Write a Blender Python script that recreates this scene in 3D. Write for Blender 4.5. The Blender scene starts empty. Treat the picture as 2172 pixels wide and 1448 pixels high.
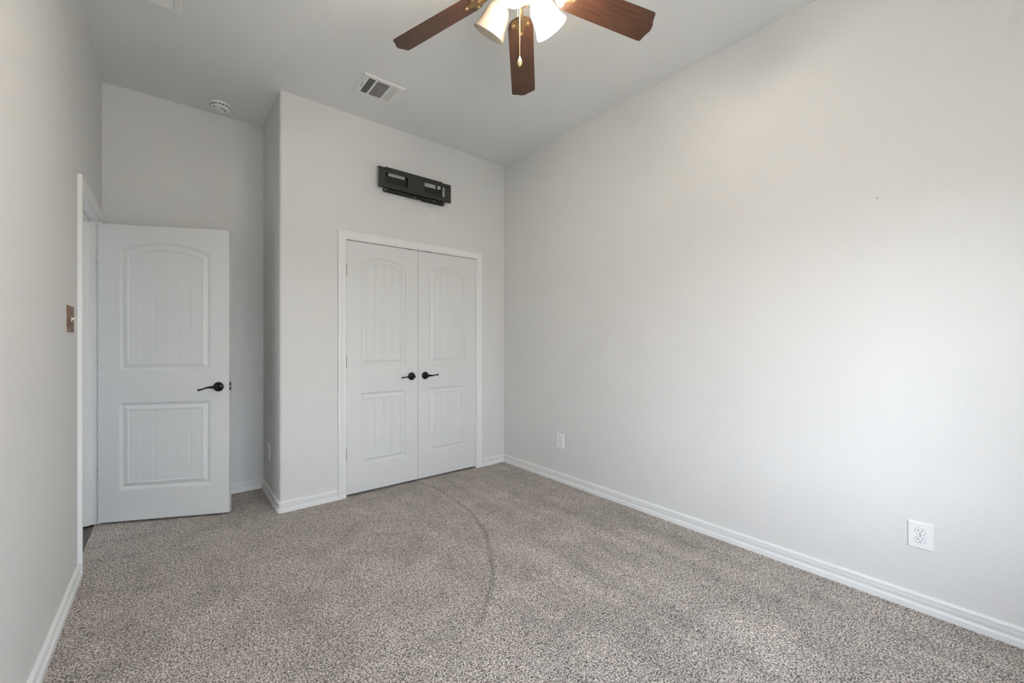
import bpy, bmesh, math, random
from mathutils import Vector, Matrix

random.seed(4)
PI = math.pi
scene = bpy.context.scene
COL = scene.collection

# ------------------------------------------------------------------ camera
CAM_H = 1.228
FOCAL_PX = 882.0
YAW = math.atan2(721, 882)            # view direction, turned from +Y towards +X
cam_data = bpy.data.cameras.new('camera')
cam_data.sensor_fit = 'HORIZONTAL'
cam_data.sensor_width = 36.0
cam_data.lens = FOCAL_PX / 2172 * 36.0
cam_data.shift_y = 2.0 / 2172
cam_data.clip_start = 0.02
cam = bpy.data.objects.new('camera', cam_data)
COL.objects.link(cam)
cam.location = (0, 0, CAM_H)
cam.rotation_euler = (PI / 2, 0, -YAW)
scene.camera = cam

# ------------------------------------------------------------------ light
world = bpy.data.worlds.new('sky')
scene.world = world
world.use_nodes = True
wn = world.node_tree.nodes
wl = world.node_tree.links
bg = wn['Background']
tc = wn.new('ShaderNodeTexCoord')
sep = wn.new('ShaderNodeSeparateXYZ')
ramp = wn.new('ShaderNodeValToRGB')
wl.new(tc.outputs['Generated'], sep.inputs[0])
wl.new(sep.outputs['Z'], ramp.inputs[0])
ramp.color_ramp.elements[0].position = 0.0
ramp.color_ramp.elements[0].color = (0.46, 0.465, 0.46, 1)     # ground side
ramp.color_ramp.elements[1].position = 0.04
ramp.color_ramp.elements[1].color = (0.90, 0.96, 1.05, 1)
e = ramp.color_ramp.elements.new(0.6)
e.color = (0.62, 0.74, 0.95, 1)
wl.new(ramp.outputs[0], bg.inputs[0])
bg.inputs[1].default_value = 9.6

sun_data = bpy.data.lights.new('sun', 'SUN')
sun_data.energy = 1.3
sun_data.angle = math.radians(26)
sun_data.color = (0.88, 0.95, 1.0)
sun = bpy.data.objects.new('sun', sun_data)
COL.objects.link(sun)
SUN_AZ, SUN_EL = math.radians(54), math.radians(14)
sun_dir = Vector((math.sin(SUN_AZ) * math.cos(SUN_EL), math.cos(SUN_AZ) * math.cos(SUN_EL), -math.sin(SUN_EL)))
sun.rotation_euler = sun_dir.to_track_quat('-Z', 'Y').to_euler()
sun.location = (0.5, -3, 3)

scene.view_settings.view_transform = 'Standard'
scene.view_settings.look = 'None'
scene.view_settings.gamma = 1
scene.view_settings.use_curve_mapping = False
scene.view_settings.exposure = 0.15
BULB_W = 16.0

scene.cycles.use_denoising = True
scene.cycles.max_bounces = 14
scene.cycles.diffuse_bounces = 10
scene.cycles.sample_clamp_indirect = 8.0
scene.cycles.caustics_reflective = False
scene.cycles.caustics_refractive = False

# ------------------------------------------------------------------ room numbers
XL, XR = -0.38, 2.656
YB, YF, YA = -0.68, 3.38, 4.065
XB = 0.60
CZ = 3.05
OP0, OP1 = 3.160, 3.958              # entry opening along the left wall
C0, C1 = 1.068, 2.306                # closet opening
DH = 2.045
WX0, WX1, WZ0, WZ1 = -0.10, 1.66, 0.58, 2.05

# ------------------------------------------------------------------ helpers
def finish(o, kind=None, label=None, cat=None, group=None):
    if kind: o['kind'] = kind
    if label: o['label'] = label
    if cat: o['category'] = cat
    if group: o['group'] = group
    return o

def obj(name, bm, mat, parent=None, smooth=False, loc=None):
    me = bpy.data.meshes.new(name)
    bmesh.ops.recalc_face_normals(bm, faces=bm.faces)
    bm.to_mesh(me)
    bm.free()
    if mat:
        for m in (mat if isinstance(mat, (list, tuple)) else [mat]):
            me.materials.append(m)
    if smooth:
        for p in me.polygons:
            p.use_smooth = True
        try:
            me.set_sharp_from_angle(angle=math.radians(smooth if smooth is not True else 40))
        except Exception:
            pass
    o = bpy.data.objects.new(name, me)
    COL.objects.link(o)
    if parent is not None:
        o.parent = parent
    if loc is not None:
        o.location = loc
    return o

def empty(name, loc=(0, 0, 0), rot=(0, 0, 0)):
    o = bpy.data.objects.new(name, None)
    o.empty_display_size = 0.05
    COL.objects.link(o)
    o.location = loc
    o.rotation_euler = rot
    return o

def box(bm, x0, y0, z0, x1, y1, z1, bevel=0.0, mat_index=0):
    vs = [bm.verts.new(p) for p in ((x0, y0, z0), (x1, y0, z0), (x1, y1, z0), (x0, y1, z0),
                                    (x0, y0, z1), (x1, y0, z1), (x1, y1, z1), (x0, y1, z1))]
    fs = [bm.faces.new([vs[i] for i in q]) for q in ((0, 3, 2, 1), (4, 5, 6, 7), (0, 1, 5, 4), (1, 2, 6, 5), (2, 3, 7, 6), (3, 0, 4, 7))]
    for f in fs: f.material_index = mat_index
    if bevel > 0:
        bmesh.ops.bevel(bm, geom=list({e for f in fs for e in f.edges}), offset=bevel, segments=2, affect='EDGES', profile=0.5)
    return vs

def lathe(bm, prof, axis_m=None, seg=32, caps=True):
    """prof: list of (radius, height) along local Z."""
    rings = []
    for r, z in prof:
        ring = []
        for k in range(seg):
            a = 2 * PI * k / seg
            p = Vector((r * math.cos(a), r * math.sin(a), z))
            if axis_m is not None: p = axis_m @ p
            ring.append(bm.verts.new(p))
        rings.append(ring)
    for a, b in zip(rings, rings[1:]):
        for k in range(seg):
            bm.faces.new((a[k], a[(k + 1) % seg], b[(k + 1) % seg], b[k]))
    if caps:
        for ring in (rings[0], rings[-1]):
            try: bm.faces.new(ring)
            except Exception: pass

def tube(bm, pts, radii, seg=12, flat=1.0):
    pts = [Vector(p) for p in pts]
    rings = []
    up = Vector((0, 0, 1))
    for i, p in enumerate(pts):
        t = (pts[min(i + 1, len(pts) - 1)] - pts[max(i - 1, 0)]).normalized()
        s = t.cross(up)
        if s.length < 1e-3: s = t.cross(Vector((0, 1, 0)))
        s.normalize()
        u = s.cross(t).normalized()
        r = radii[i] if isinstance(radii, (list, tuple)) else radii
        rings.append([bm.verts.new(p + s * (r * flat * math.cos(2 * PI * k / seg)) + u * (r * math.sin(2 * PI * k / seg))) for k in range(seg)])
    for a, b in zip(rings, rings[1:]):
        for k in range(seg):
            bm.faces.new((a[k], a[(k + 1) % seg], b[(k + 1) % seg], b[k]))
    bm.faces.new(rings[0]); bm.faces.new(list(reversed(rings[-1])))

def sweep(bm, path, prof, frame, closed=False):
    """Mitred moulding. path: 2D points, prof: (across, out) pairs offset to the left of the path,
    frame(u, v, w) -> 3D point; u,v in-plane, w out of plane."""
    n = len(path)
    P = [Vector(p) for p in path]
    rings = []
    for i in range(n):
        if i == 0: d0 = d1 = (P[1] - P[0]).normalized()
        elif i == n - 1: d0 = d1 = (P[-1] - P[-2]).normalized()
        else: d0, d1 = (P[i] - P[i - 1]).normalized(), (P[i + 1] - P[i]).normalized()
        n0, n1 = Vector((-d0.y, d0.x)), Vector((-d1.y, d1.x))
        m = (n0 + n1)
        m = m / m.dot(n0) if m.length > 1e-6 else n0
        rings.append([bm.verts.new(frame(*(P[i] + m * a), w)) for a, w in prof])
    k = len(prof)
    for a, b in zip(rings, rings[1:]):
        for j in range(k - 1):
            bm.faces.new((a[j], a[j + 1], b[j + 1], b[j]))
        bm.faces.new((a[k - 1], a[0], b[0], b[k - 1]))
    bm.faces.new(rings[0]); bm.faces.new(list(reversed(rings[-1])))

# ------------------------------------------------------------------ materials
def mat(name, color, rough=0.5, metal=0.0, spec=0.5):
    m = bpy.data.materials.new(name)
    m.use_nodes = True
    b = m.node_tree.nodes['Principled BSDF']
    b.inputs['Base Color'].default_value = (*color, 1)
    b.inputs['Roughness'].default_value = rough
    b.inputs['Metallic'].default_value = metal
    b.inputs['Specular IOR Level'].default_value = spec
    return m

def N(m, t, **kw):
    n = m.node_tree.nodes.new(t)
    for k, v in kw.items():
        if k in n.inputs: n.inputs[k].default_value = v
        else: setattr(n, k, v)
    return n

def L(m, a, b): m.node_tree.links.new(a, b)

def add_bump(m, scale, strength, dist, detail=3.0, coord='Object'):
    b = m.node_tree.nodes['Principled BSDF']
    t = N(m, 'ShaderNodeTexCoord')
    no = N(m, 'ShaderNodeTexNoise', Scale=scale, Detail=detail, Roughness=0.55)
    bp = N(m, 'ShaderNodeBump', Strength=strength, Distance=dist)
    L(m, t.outputs[coord], no.inputs['Vector'])
    L(m, no.outputs['Fac'], bp.inputs['Height'])
    L(m, bp.outputs['Normal'], b.inputs['Normal'])
    return no

M_wall = mat('wall_paint', (0.665, 0.664, 0.652), 0.62, spec=0.35)
add_bump(M_wall, 110, 0.36, 0.0035, 2.5)
def touch_up(m, centre, radius, base, patch):
    """round touched-up paint spot on the wall"""
    b = m.node_tree.nodes['Principled BSDF']
    t = N(m, 'ShaderNodeTexCoord')
    d = N(m, 'ShaderNodeVectorMath', operation='DISTANCE'); L(m, t.outputs['Object'], d.inputs[0]); d.inputs[1].default_value = centre
    no = N(m, 'ShaderNodeTexNoise', Scale=30.0); L(m, t.outputs['Object'], no.inputs['Vector'])
    a = N(m, 'ShaderNodeMath', operation='MULTIPLY_ADD'); L(m, no.outputs['Fac'], a.inputs[0]); a.inputs[1].default_value = 0.03; L(m, d.outputs['Value'], a.inputs[2])
    r = N(m, 'ShaderNodeMapRange'); L(m, a.outputs[0], r.inputs['Value'])
    r.inputs['From Min'].default_value = radius; r.inputs['From Max'].default_value = radius + 0.012
    c = N(m, 'ShaderNodeMix', data_type='RGBA'); L(m, r.outputs[0], c.inputs['Factor'])
    c.inputs[6].default_value = (*patch, 1); c.inputs[7].default_value = (*base, 1)
    L(m, c.outputs[2], b.inputs['Base Color'])
touch_up(M_wall, (1.843, 3.38, 2.369), 0.055, (0.665, 0.664, 0.652), (0.70, 0.70, 0.695))
M_ceil = mat('ceiling_paint', (0.71, 0.72, 0.715), 0.85, spec=0.2)
add_bump(M_ceil, 80, 0.15, 0.003)
M_trim = mat('trim_paint', (0.765, 0.77, 0.76), 0.38, spec=0.45)
M_door = mat('door_paint', (0.675, 0.682, 0.672), 0.42, spec=0.45)
add_bump(M_door, 260, 0.06, 0.001)
M_plastic = mat('white_plastic', (0.78, 0.785, 0.78), 0.35)
M_slot = mat('slot_dark', (0.02, 0.02, 0.02), 0.6)
M_duct = mat('duct_dark', (0.035, 0.036, 0.03), 0.7)
M_vent = mat('vent_enamel', (0.72, 0.725, 0.70), 0.4)
M_bronze = mat('dark_bronze', (0.012, 0.012, 0.012), 0.33, metal=0.6)
M_hinge = mat('hinge_steel', (0.28, 0.28, 0.27), 0.4, metal=0.8)
M_steel = mat('satin_steel', (0.55, 0.55, 0.53), 0.3, metal=1.0)
M_mount = mat('mount_black', (0.040, 0.038, 0.030), 0.5, metal=0.2)
M_mount2 = mat('mount_black_inner', (0.008, 0.008, 0.007), 0.6)
M_brass = mat('antique_brass', (0.38, 0.245, 0.12), 0.36, metal=0.95)
M_chain = mat('brass_chain', (0.80, 0.60, 0.33), 0.3, metal=0.9)
M_hallwood = mat('hall_floor_wood', (0.055, 0.042, 0.034), 0.4)
M_plaster_dark = mat('closet_paint', (0.5, 0.49, 0.47), 0.8)

def carpet_material():
    m = mat('carpet', (0.35, 0.32, 0.3), 0.95, spec=0.1)
    b = m.node_tree.nodes['Principled BSDF']
    b.inputs['Sheen Weight'].default_value = 0.15
    t = N(m, 'ShaderNodeTexCoord')
    # twisted yarn tufts
    warp = N(m, 'ShaderNodeTexNoise', Scale=90.0, Detail=2.0)
    L(m, t.outputs['Object'], warp.inputs['Vector'])
    mixv = N(m, 'ShaderNodeVectorMath', operation='MULTIPLY_ADD')
    L(m, warp.outputs['Color'], mixv.inputs[0])
    mixv.inputs[1].default_value = (0.010, 0.010, 0.010)
    L(m, t.outputs['Object'], mixv.inputs[2])
    fine = N(m, 'ShaderNodeTexNoise', Scale=165.0, Detail=2.5, Roughness=0.6)
    L(m, mixv.outputs[0], fine.inputs['Vector'])
    cr = N(m, 'ShaderNodeValToRGB')
    L(m, fine.outputs['Fac'], cr.inputs[0])
    els = cr.color_ramp.elements
    els[0].position = 0.34; els[0].color = (0.030, 0.024, 0.020, 1)
    els[1].position = 0.62; els[1].color = (0.78, 0.712, 0.64, 1)
    e1 = els.new(0.44); e1.color = (0.215, 0.184, 0.156, 1)
    e2 = els.new(0.52); e2.color = (0.44, 0.392, 0.345, 1)
    # pile lay: patches, vacuum tracks along the room and one curved track
    big = N(m, 'ShaderNodeTexNoise', Scale=3.6, Detail=5.0, Roughness=0.6, Distortion=0.8)
    L(m, t.outputs['Object'], big.inputs['Vector'])
    mp = N(m, 'ShaderNodeMapping')
    mp.inputs['Rotation'].default_value = (0, 0, math.radians(-9))
    mp.inputs['Scale'].default_value = (6.5, 0.55, 1)
    L(m, t.outputs['Object'], mp.inputs['Vector'])
    st = N(m, 'ShaderNodeTexNoise', Scale=1.0, Detail=2.0, Roughness=0.5)
    L(m, mp.outputs[0], st.inputs['Vector'])
    sx = N(m, 'ShaderNodeSeparateXYZ'); L(m, t.outputs['Object'], sx.inputs[0])
    xr = N(m, 'ShaderNodeMapRange'); L(m, sx.outputs['X'], xr.inputs['Value'])
    xr.inputs['From Min'].default_value = 0.9; xr.inputs['From Max'].default_value = 1.9
    s1 = N(m, 'ShaderNodeMath', operation='SUBTRACT'); L(m, st.outputs['Fac'], s1.inputs[0]); s1.inputs[1].default_value = 0.5
    s2 = N(m, 'ShaderNodeMath', operation='MULTIPLY'); L(m, s1.outputs[0], s2.inputs[0]); L(m, xr.outputs[0], s2.inputs[1])
    # curved track: distance to a circle
    cen = N(m, 'ShaderNodeVectorMath', operation='DISTANCE')
    warp2 = N(m, 'ShaderNodeVectorMath', operation='MULTIPLY'); L(m, t.outputs['Object'], warp2.inputs[0]); warp2.inputs[1].default_value = (1, 1, 0)
    L(m, warp2.outputs[0], cen.inputs[0]); cen.inputs[1].default_value = (-0.18, 2.95, 0)
    d1 = N(m, 'ShaderNodeMath', operation='SUBTRACT'); L(m, cen.outputs['Value'], d1.inputs[0]); d1.inputs[1].default_value = 1.90
    nzz = N(m, 'ShaderNodeMath', operation='MULTIPLY_ADD'); L(m, big.outputs['Fac'], nzz.inputs[0]); nzz.inputs[1].default_value = 0.10; L(m, d1.outputs[0], nzz.inputs[2])
    d2 = N(m, 'ShaderNodeMath', operation='SUBTRACT'); L(m, nzz.outputs[0], d2.inputs[0]); d2.inputs[1].default_value = 0.05
    d3 = N(m, 'ShaderNodeMath', operation='ABSOLUTE'); L(m, d2.outputs[0], d3.inputs[0])
    d4 = N(m, 'ShaderNodeMapRange'); L(m, d3.outputs[0], d4.inputs['Value'])
    d4.inputs['From Min'].default_value = 0.006; d4.inputs['From Max'].default_value = 0.022
    d4.inputs['To Min'].default_value = 0.74; d4.inputs['To Max'].default_value = 1.0
    ym = N(m, 'ShaderNodeMapRange'); L(m, sx.outputs['Y'], ym.inputs['Value'])
    ym.inputs['From Min'].default_value = 1.45; ym.inputs['From Max'].default_value = 1.75
    ym.inputs['To Min'].default_value = 1.0; ym.inputs['To Max'].default_value = 0.0
    yx = N(m, 'ShaderNodeMath', operation='MAXIMUM'); L(m, d4.outputs[0], yx.inputs[0]); L(m, ym.outputs[0], yx.inputs[1])
    bm_ = N(m, 'ShaderNodeMapRange'); L(m, big.outputs['Fac'], bm_.inputs['Value'])
    bm_.inputs['From Min'].default_value = 0.3; bm_.inputs['From Max'].default_value = 0.7
    bm_.inputs['To Min'].default_value = 0.82; bm_.inputs['To Max'].default_value = 1.15
    su = N(m, 'ShaderNodeMath', operation='MULTIPLY_ADD'); L(m, s2.outputs[0], su.inputs[0]); su.inputs[1].default_value = 0.8; L(m, bm_.outputs[0], su.inputs[2])
    mu = N(m, 'ShaderNodeMath', operation='MULTIPLY'); L(m, su.outputs[0], mu.inputs[0]); L(m, yx.outputs[0], mu.inputs[1])
    vm = N(m, 'ShaderNodeVectorMath', operation='SCALE'); L(m, cr.outputs['Color'], vm.inputs[0]); L(m, mu.outputs[0], vm.inputs['Scale'])
    L(m, vm.outputs[0], b.inputs['Base Color'])
    bp = N(m, 'ShaderNodeBump', Strength=0.9, Distance=0.009)
    L(m, fine.outputs['Fac'], bp.inputs['Height'])
    L(m, bp.outputs['Normal'], b.inputs['Normal'])
    return m
M_carpet = carpet_material()

def wood_material():
    m = mat('fan_blade_wood', (0.2, 0.08, 0.04), 0.38, spec=0.5)
    b = m.node_tree.nodes['Principled BSDF']
    t = N(m, 'ShaderNodeTexCoord')
    mp = N(m, 'ShaderNodeMapping'); mp.inputs['Scale'].default_value = (3.0, 60.0, 20.0)
    L(m, t.outputs['Object'], mp.inputs['Vector'])
    n1 = N(m, 'ShaderNodeTexNoise', Scale=2.2, Detail=6.0, Roughness=0.65, Distortion=0.4)
    L(m, mp.outputs[0], n1.inputs['Vector'])
    cr = N(m, 'ShaderNodeValToRGB'); L(m, n1.outputs['Fac'], cr.inputs[0])
    cr.color_ramp.elements[0].position = 0.30; cr.color_ramp.elements[0].color = (0.032, 0.016, 0.010, 1)
    cr.color_ramp.elements[1].position = 0.72; cr.color_ramp.elements[1].color = (0.098, 0.043, 0.025, 1)
    e_ = cr.color_ramp.elements.new(0.52); e_.color = (0.062, 0.028, 0.016, 1)
    L(m, cr.outputs[0], b.inputs['Base Color'])
    return m
M_blade = wood_material()

def glass_shade(name, emit, k=1.0):
    m = bpy.data.materials.new(name); m.use_nodes = True
    nt = m.node_tree; nt.nodes.clear()
    out = N(m, 'ShaderNodeOutputMaterial')
    t = N(m, 'ShaderNodeTexCoord')
    no = N(m, 'ShaderNodeTexNoise', Scale=14.0, Detail=3.0, Distortion=1.6)
    L(m, t.outputs['Object'], no.inputs['Vector'])
    cr = N(m, 'ShaderNodeValToRGB'); L(m, no.outputs['Fac'], cr.inputs[0])
    cr.color_ramp.elements[0].position = 0.35; cr.color_ramp.elements[0].color = (0.86 * k, 0.76 * k, 0.62 * k, 1)
    cr.color_ramp.elements[1].position = 0.68; cr.color_ramp.elements[1].color = (0.95 * k, 0.92 * k, 0.87 * k, 1)
    df = N(m, 'ShaderNodeBsdfPrincipled'); df.inputs['Roughness'].default_value = 0.35
    tr = N(m, 'ShaderNodeBsdfTranslucent')
    em = N(m, 'ShaderNodeEmission'); em.inputs['Strength'].default_value = emit
    L(m, cr.outputs[0], df.inputs['Base Color']); L(m, cr.outputs[0], tr.inputs['Color']); L(m, cr.outputs[0], em.inputs['Color'])
    mx = N(m, 'ShaderNodeMixShader'); mx.inputs[0].default_value = 0.65
    L(m, df.outputs[0], mx.inputs[1]); L(m, tr.outputs[0], mx.inputs[2])
    ad = N(m, 'ShaderNodeAddShader'); L(m, mx.outputs[0], ad.inputs[0]); L(m, em.outputs[0], ad.inputs[1])
    L(m, ad.outputs[0], out.inputs[0])
    return m
M_shade_lit = glass_shade('lit_alabaster_glass', 11.0)
M_shade_bright = glass_shade('bright_alabaster_glass', 52.0)
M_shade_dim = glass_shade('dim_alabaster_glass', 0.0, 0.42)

def copper_material():
    m = mat('worn_copper', (0.3, 0.14, 0.07), 0.45, metal=0.25)
    b = m.node_tree.nodes['Principled BSDF']
    t = N(m, 'ShaderNodeTexCoord')
    no = N(m, 'ShaderNodeTexNoise', Scale=32.0, Detail=5.0, Distortion=0.8)
    L(m, t.outputs['Object'], no.inputs['Vector'])
    cr = N(m, 'ShaderNodeValToRGB'); L(m, no.outputs['Fac'], cr.inputs[0])
    cr.color_ramp.elements[0].position = 0.36; cr.color_ramp.elements[0].color = (0.12, 0.10, 0.075, 1)
    cr.color_ramp.elements[1].position = 0.66; cr.color_ramp.elements[1].color = (0.27, 0.165, 0.09, 1)
    e_ = cr.color_ramp.elements.new(0.47); e_.color = (0.17, 0.078, 0.045, 1)
    L(m, cr.outputs[0], b.inputs['Base Color'])
    bp = N(m, 'ShaderNodeBump', Strength=0.4, Distance=0.002); L(m, no.outputs['Fac'], bp.inputs['Height']); L(m, bp.outputs[0], b.inputs['Normal'])
    return m
M_copper = copper_material()

# ------------------------------------------------------------------ room shell
T = 0.115
def struct(name, bm, m, label, cat, smooth=False):
    return finish(obj(name, bm, m, smooth=smooth), 'structure', label, cat)

bm = bmesh.new()
box(bm, XL - 0.024, YB - T, -0.06, XR + T, YA + T, 0.0)
floor = struct('floor', bm, M_carpet, 'speckled beige grey cut pile carpet with vacuum tracks covering the bedroom floor', 'carpet floor')

bm = bmesh.new()
box(bm, -1.75, 2.2, -0.06, XL - 0.024, 4.9, -0.008)
struct('floor_hallway', bm, M_hallwood, 'dark brown wood hallway floor just past the carpet edge at the open door', 'wood floor')

bm = bmesh.new()
box(bm, XL - T - 0.02, YB - T, CZ, XR + T, YA + T, CZ + 0.1)
struct('ceiling', bm, M_ceil, 'flat off white bedroom ceiling carrying the fan and vents', 'ceiling')

bm = bmesh.new()   # left wall with the entry opening
box(bm, XL - T, YB - T, 0, XL, OP0 - 0.018, CZ)
box(bm, XL - T, OP1 + 0.018, 0, XL, YA + T, CZ)
box(bm, XL - T, OP0 - 0.018, DH + 0.018, XL, OP1 + 0.018, CZ)
struct('wall_left', bm, M_wall, 'light greige textured wall on the left holding the copper switch plate', 'wall')

bm = bmesh.new()
box(bm, XR, YB - T, 0, XR + T, YA + T, CZ)
struct('wall_right', bm, M_wall, 'long blank light greige textured wall on the right with two outlets', 'wall')

bm = bmesh.new()
box(bm, XL, YA, 0, XR, YA + T, CZ)
struct('wall_alcove', bm, M_wall, 'shaded greige wall at the back of the alcove behind the open door', 'wall')

# closet walls: front wall with opening plus side return, outer corner rounded
bm = bmesh.new()
R_ = 0.018
ring = [(XB, YA)]
for k in range(7):
    a = PI + (PI / 2) * k / 6
    ring.append((XB + R_ + R_ * math.cos(a), YF + R_ + R_ * math.sin(a)))
ring += [(C0 - 0.018, YF), (C0 - 0.018, YF + T), (XB + T, YF + T), (XB + T, YA)]
lo = [bm.verts.new((x, y, 0)) for x, y in ring]
hi = [bm.verts.new((x, y, CZ)) for x, y in ring]
for k in range(len(ring)):
    j = (k + 1) % len(ring)
    bm.faces.new((lo[k], lo[j], hi[j], hi[k]))
bm.faces.new(lo); bm.faces.new(hi)
box(bm, C1 + 0.018, YF, 0, XR, YF + T, CZ)
box(bm, C0 - 0.018, YF, DH + 0.018, C1 + 0.018, YF + T, CZ)
struct('wall_closet', bm, M_wall, 'greige closet wall with rounded outer corner around the double doors', 'wall', smooth=50)

bm = bmesh.new()   # window wall behind the camera
box(bm, XL, YB - T, 0, WX0, YB, CZ)
box(bm, WX1, YB - T, 0, XR, YB, CZ)
box(bm, WX0, YB - T, 0, WX1, YB, WZ0)
box(bm, WX0, YB - T, WZ1, WX1, YB, CZ)
struct('wall_window', bm, M_wall, 'greige wall with the daylight window opposite the closet', 'wall')

bm = bmesh.new()   # window frame
fw, fy0, fy1 = 0.045, YB - 0.09, YB - 0.05
box(bm, WX0, fy0, WZ0, WX0 + fw, fy1, WZ1); box(bm, WX1 - fw, fy0, WZ0, WX1, fy1, WZ1)
box(bm, WX0 + fw, fy0, WZ0, WX1 - fw, fy1, WZ0 + fw); box(bm, WX0 + fw, fy0, WZ1 - fw, WX1 - fw, fy1, WZ1)
xm = (WX0 + WX1) / 2
box(bm, xm - 0.025, fy0, WZ0 + fw, xm + 0.025, fy1, WZ1 - fw)
win = struct('window_1', bm, M_trim, 'white framed twin window opposite the closet', 'window')
bm = bmesh.new()
box(bm, WX0 - 0.03, YB - 0.05, WZ0 - 0.018, WX1 + 0.03, YB + 0.045, WZ0 - 0.0005, 0.003)
obj('window_sill', bm, M_trim, win)

# unseen hallway shell, added so no sky light leaks in at the door
bm = bmesh.new()
box(bm, -1.75, 2.1, 0, -1.65, 4.9, 2.6)
box(bm, -1.65, 2.1, 0, XL - T, 2.2, 2.6)
box(bm, -1.65, 4.8, 0, XL - T, 4.9, 2.6)
struct('wall_hallway_blocker', bm, M_wall, 'unseen hallway walls added beyond the open bedroom door to keep daylight from leaking in', 'wall')
bm = bmesh.new()
box(bm, -1.75, 2.1, 2.6, XL - T, 4.9, 2.7)
struct('ceiling_hallway_blocker', bm, M_ceil, 'unseen hallway ceiling added beyond the open bedroom door to keep daylight from leaking in', 'ceiling')

# ------------------------------------------------------------------ baseboards
BP = [(0, 0.079), (0.006, 0.079), (0.0110, 0.0765), (0.0135, 0.072), (0.0135, 0.0645), (0.0070, 0.0632), (0.0070, 0.0598), (0.0140, 0.0578),
      (0.0140, 0.052), (0.0120, 0.043), (0.0085, 0.035), (0.0075, 0.0285), (0.0160, 0.0262), (0.0170, 0.0240), (0.0170, 0.0), (0, 0.0)]
def baseboard(name, path, label):
    # room lies to the left of the path
    bm = bmesh.new()
    sweep(bm, path, BP, lambda u, v, w: (u, v, w))
    struct(name, bm, M_trim, label, 'baseboard')
baseboard('baseboard_left', [(XL, OP0 - 0.062), (XL, YB)], 'white moulded baseboard along the left wall ending at the entry door casing')
baseboard('baseboard_right', [(XL, YB), (XR, YB), (XR, YF), (C1 + 0.066, YF)], 'white moulded baseboard along the long right wall up to the closet casing')
baseboard('baseboard_alcove', [(C0 - 0.066, YF), (XB + R_, YF), (XB + 0.005, YF + 0.005), (XB, YF + R_), (XB, YA), (XL, YA), (XL, OP1 + 0.066)],
          'white moulded baseboard wrapping the closet corner into the alcove')

# ------------------------------------------------------------------ casings and jambs
CP = [(0.004, 0), (0.004, 0.008), (0.009, 0.0105), (0.016, 0.0095), (0.020, 0.012), (0.043, 0.0145), (0.047, 0.0175), (0.058, 0.0175), (0.061, 0.0150), (0.061, 0)]
CPW = [(a * 1.06, w) for a, w in CP]
# entry door: plane X = XL, in-plane coords (y, z); path runs so that "left" is away from the opening
bm = bmesh.new()
sweep(bm, [(OP1, 0), (OP1, DH), (OP0, DH), (OP0, 0)], [(-a, w) for a, w in CP], lambda u, v, w: (XL + w, u, v))
struct('trim_1', bm, M_trim, 'white moulded casing around the entry door opening', 'door casing', smooth=35)
bm = bmesh.new()
sweep(bm, [(OP1, 0), (OP1, DH), (OP0, DH), (OP0, 0)], [(-a, w) for a, w in CP], lambda u, v, w: (XL - T - w, u, v))
struct('trim_2', bm, M_trim, 'white casing on the hallway side of the entry door opening', 'door casing', smooth=35)
bm = bmesh.new()   # jamb with stop
JZ = 0.0
for (y0, y1, s) in ((OP0 - 0.018, OP0, 1), (OP1, OP1 + 0.018, -1)):
    box(bm, XL - T, y0, JZ, XL, y1, DH)
box(bm, XL - T, OP0 - 0.018, DH, XL, OP1 + 0.018, DH + 0.018)
sx0, sx1 = XL - 0.085, XL - 0.048
box(bm, sx0, OP0, JZ, sx1, OP0 + 0.011, DH - 0.011, 0.002)
box(bm, sx0, OP1 - 0.011, JZ, sx1, OP1, DH - 0.011, 0.002)
box(bm, sx0, OP0, DH - 0.011, sx1, OP1, DH, 0.002)
jamb1 = struct('trim_3', bm, M_trim, 'white door jamb with stop strip lining the entry opening', 'door jamb')
for z in (0.33, 1.07, 1.80):     # hinge leaves on the jamb, painted, with screws
    bm = bmesh.new()
    box(bm, XL - 0.036, OP1 - 0.0012, z - 0.045, XL - 0.003, OP1 + 0.0005, z + 0.045)
    hl = obj('hinge_leaf', bm, M_trim, jamb1)
    for dz, dx in ((-0.03, -0.012), (0, -0.024), (0.03, -0.012)):
        bm = bmesh.new()
        lathe(bm, [(0.0028, 0), (0.0028, 0.0006)], Matrix.Translation((XL + dx, OP1 - 0.0012, z + dz)) @ Matrix.Rotation(PI / 2, 4, 'X'), 10)
        obj('screw', bm, M_hinge, hl)

bm = bmesh.new()
sweep(bm, [(C0, 0), (C0, DH), (C1, DH), (C1, 0)], CPW, lambda u, v, w: (u, YF - w, v))
struct('trim_4', bm, M_trim, 'white moulded casing around the closet double doors', 'door casing', smooth=35)
bm = bmesh.new()
box(bm, C0 - 0.018, YF, 0, C0, YF + T, DH + 0.018)
box(bm, C1, YF, 0, C1 + 0.018, YF + T, DH + 0.018)
box(bm, C0, YF, DH, C1, YF + T, DH + 0.018)
box(bm, C0, YF + 0.052, 0, C0 + 0.011, YF + 0.085, DH - 0.0115); box(bm, C1 - 0.011, YF + 0.052, 0, C1, YF + 0.085, DH - 0.0115)
box(bm, C0, YF + 0.052, DH - 0.011, C1, YF + 0.085, DH)
struct('trim_5', bm, M_trim, 'white jamb lining the closet opening', 'door jamb')

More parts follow.
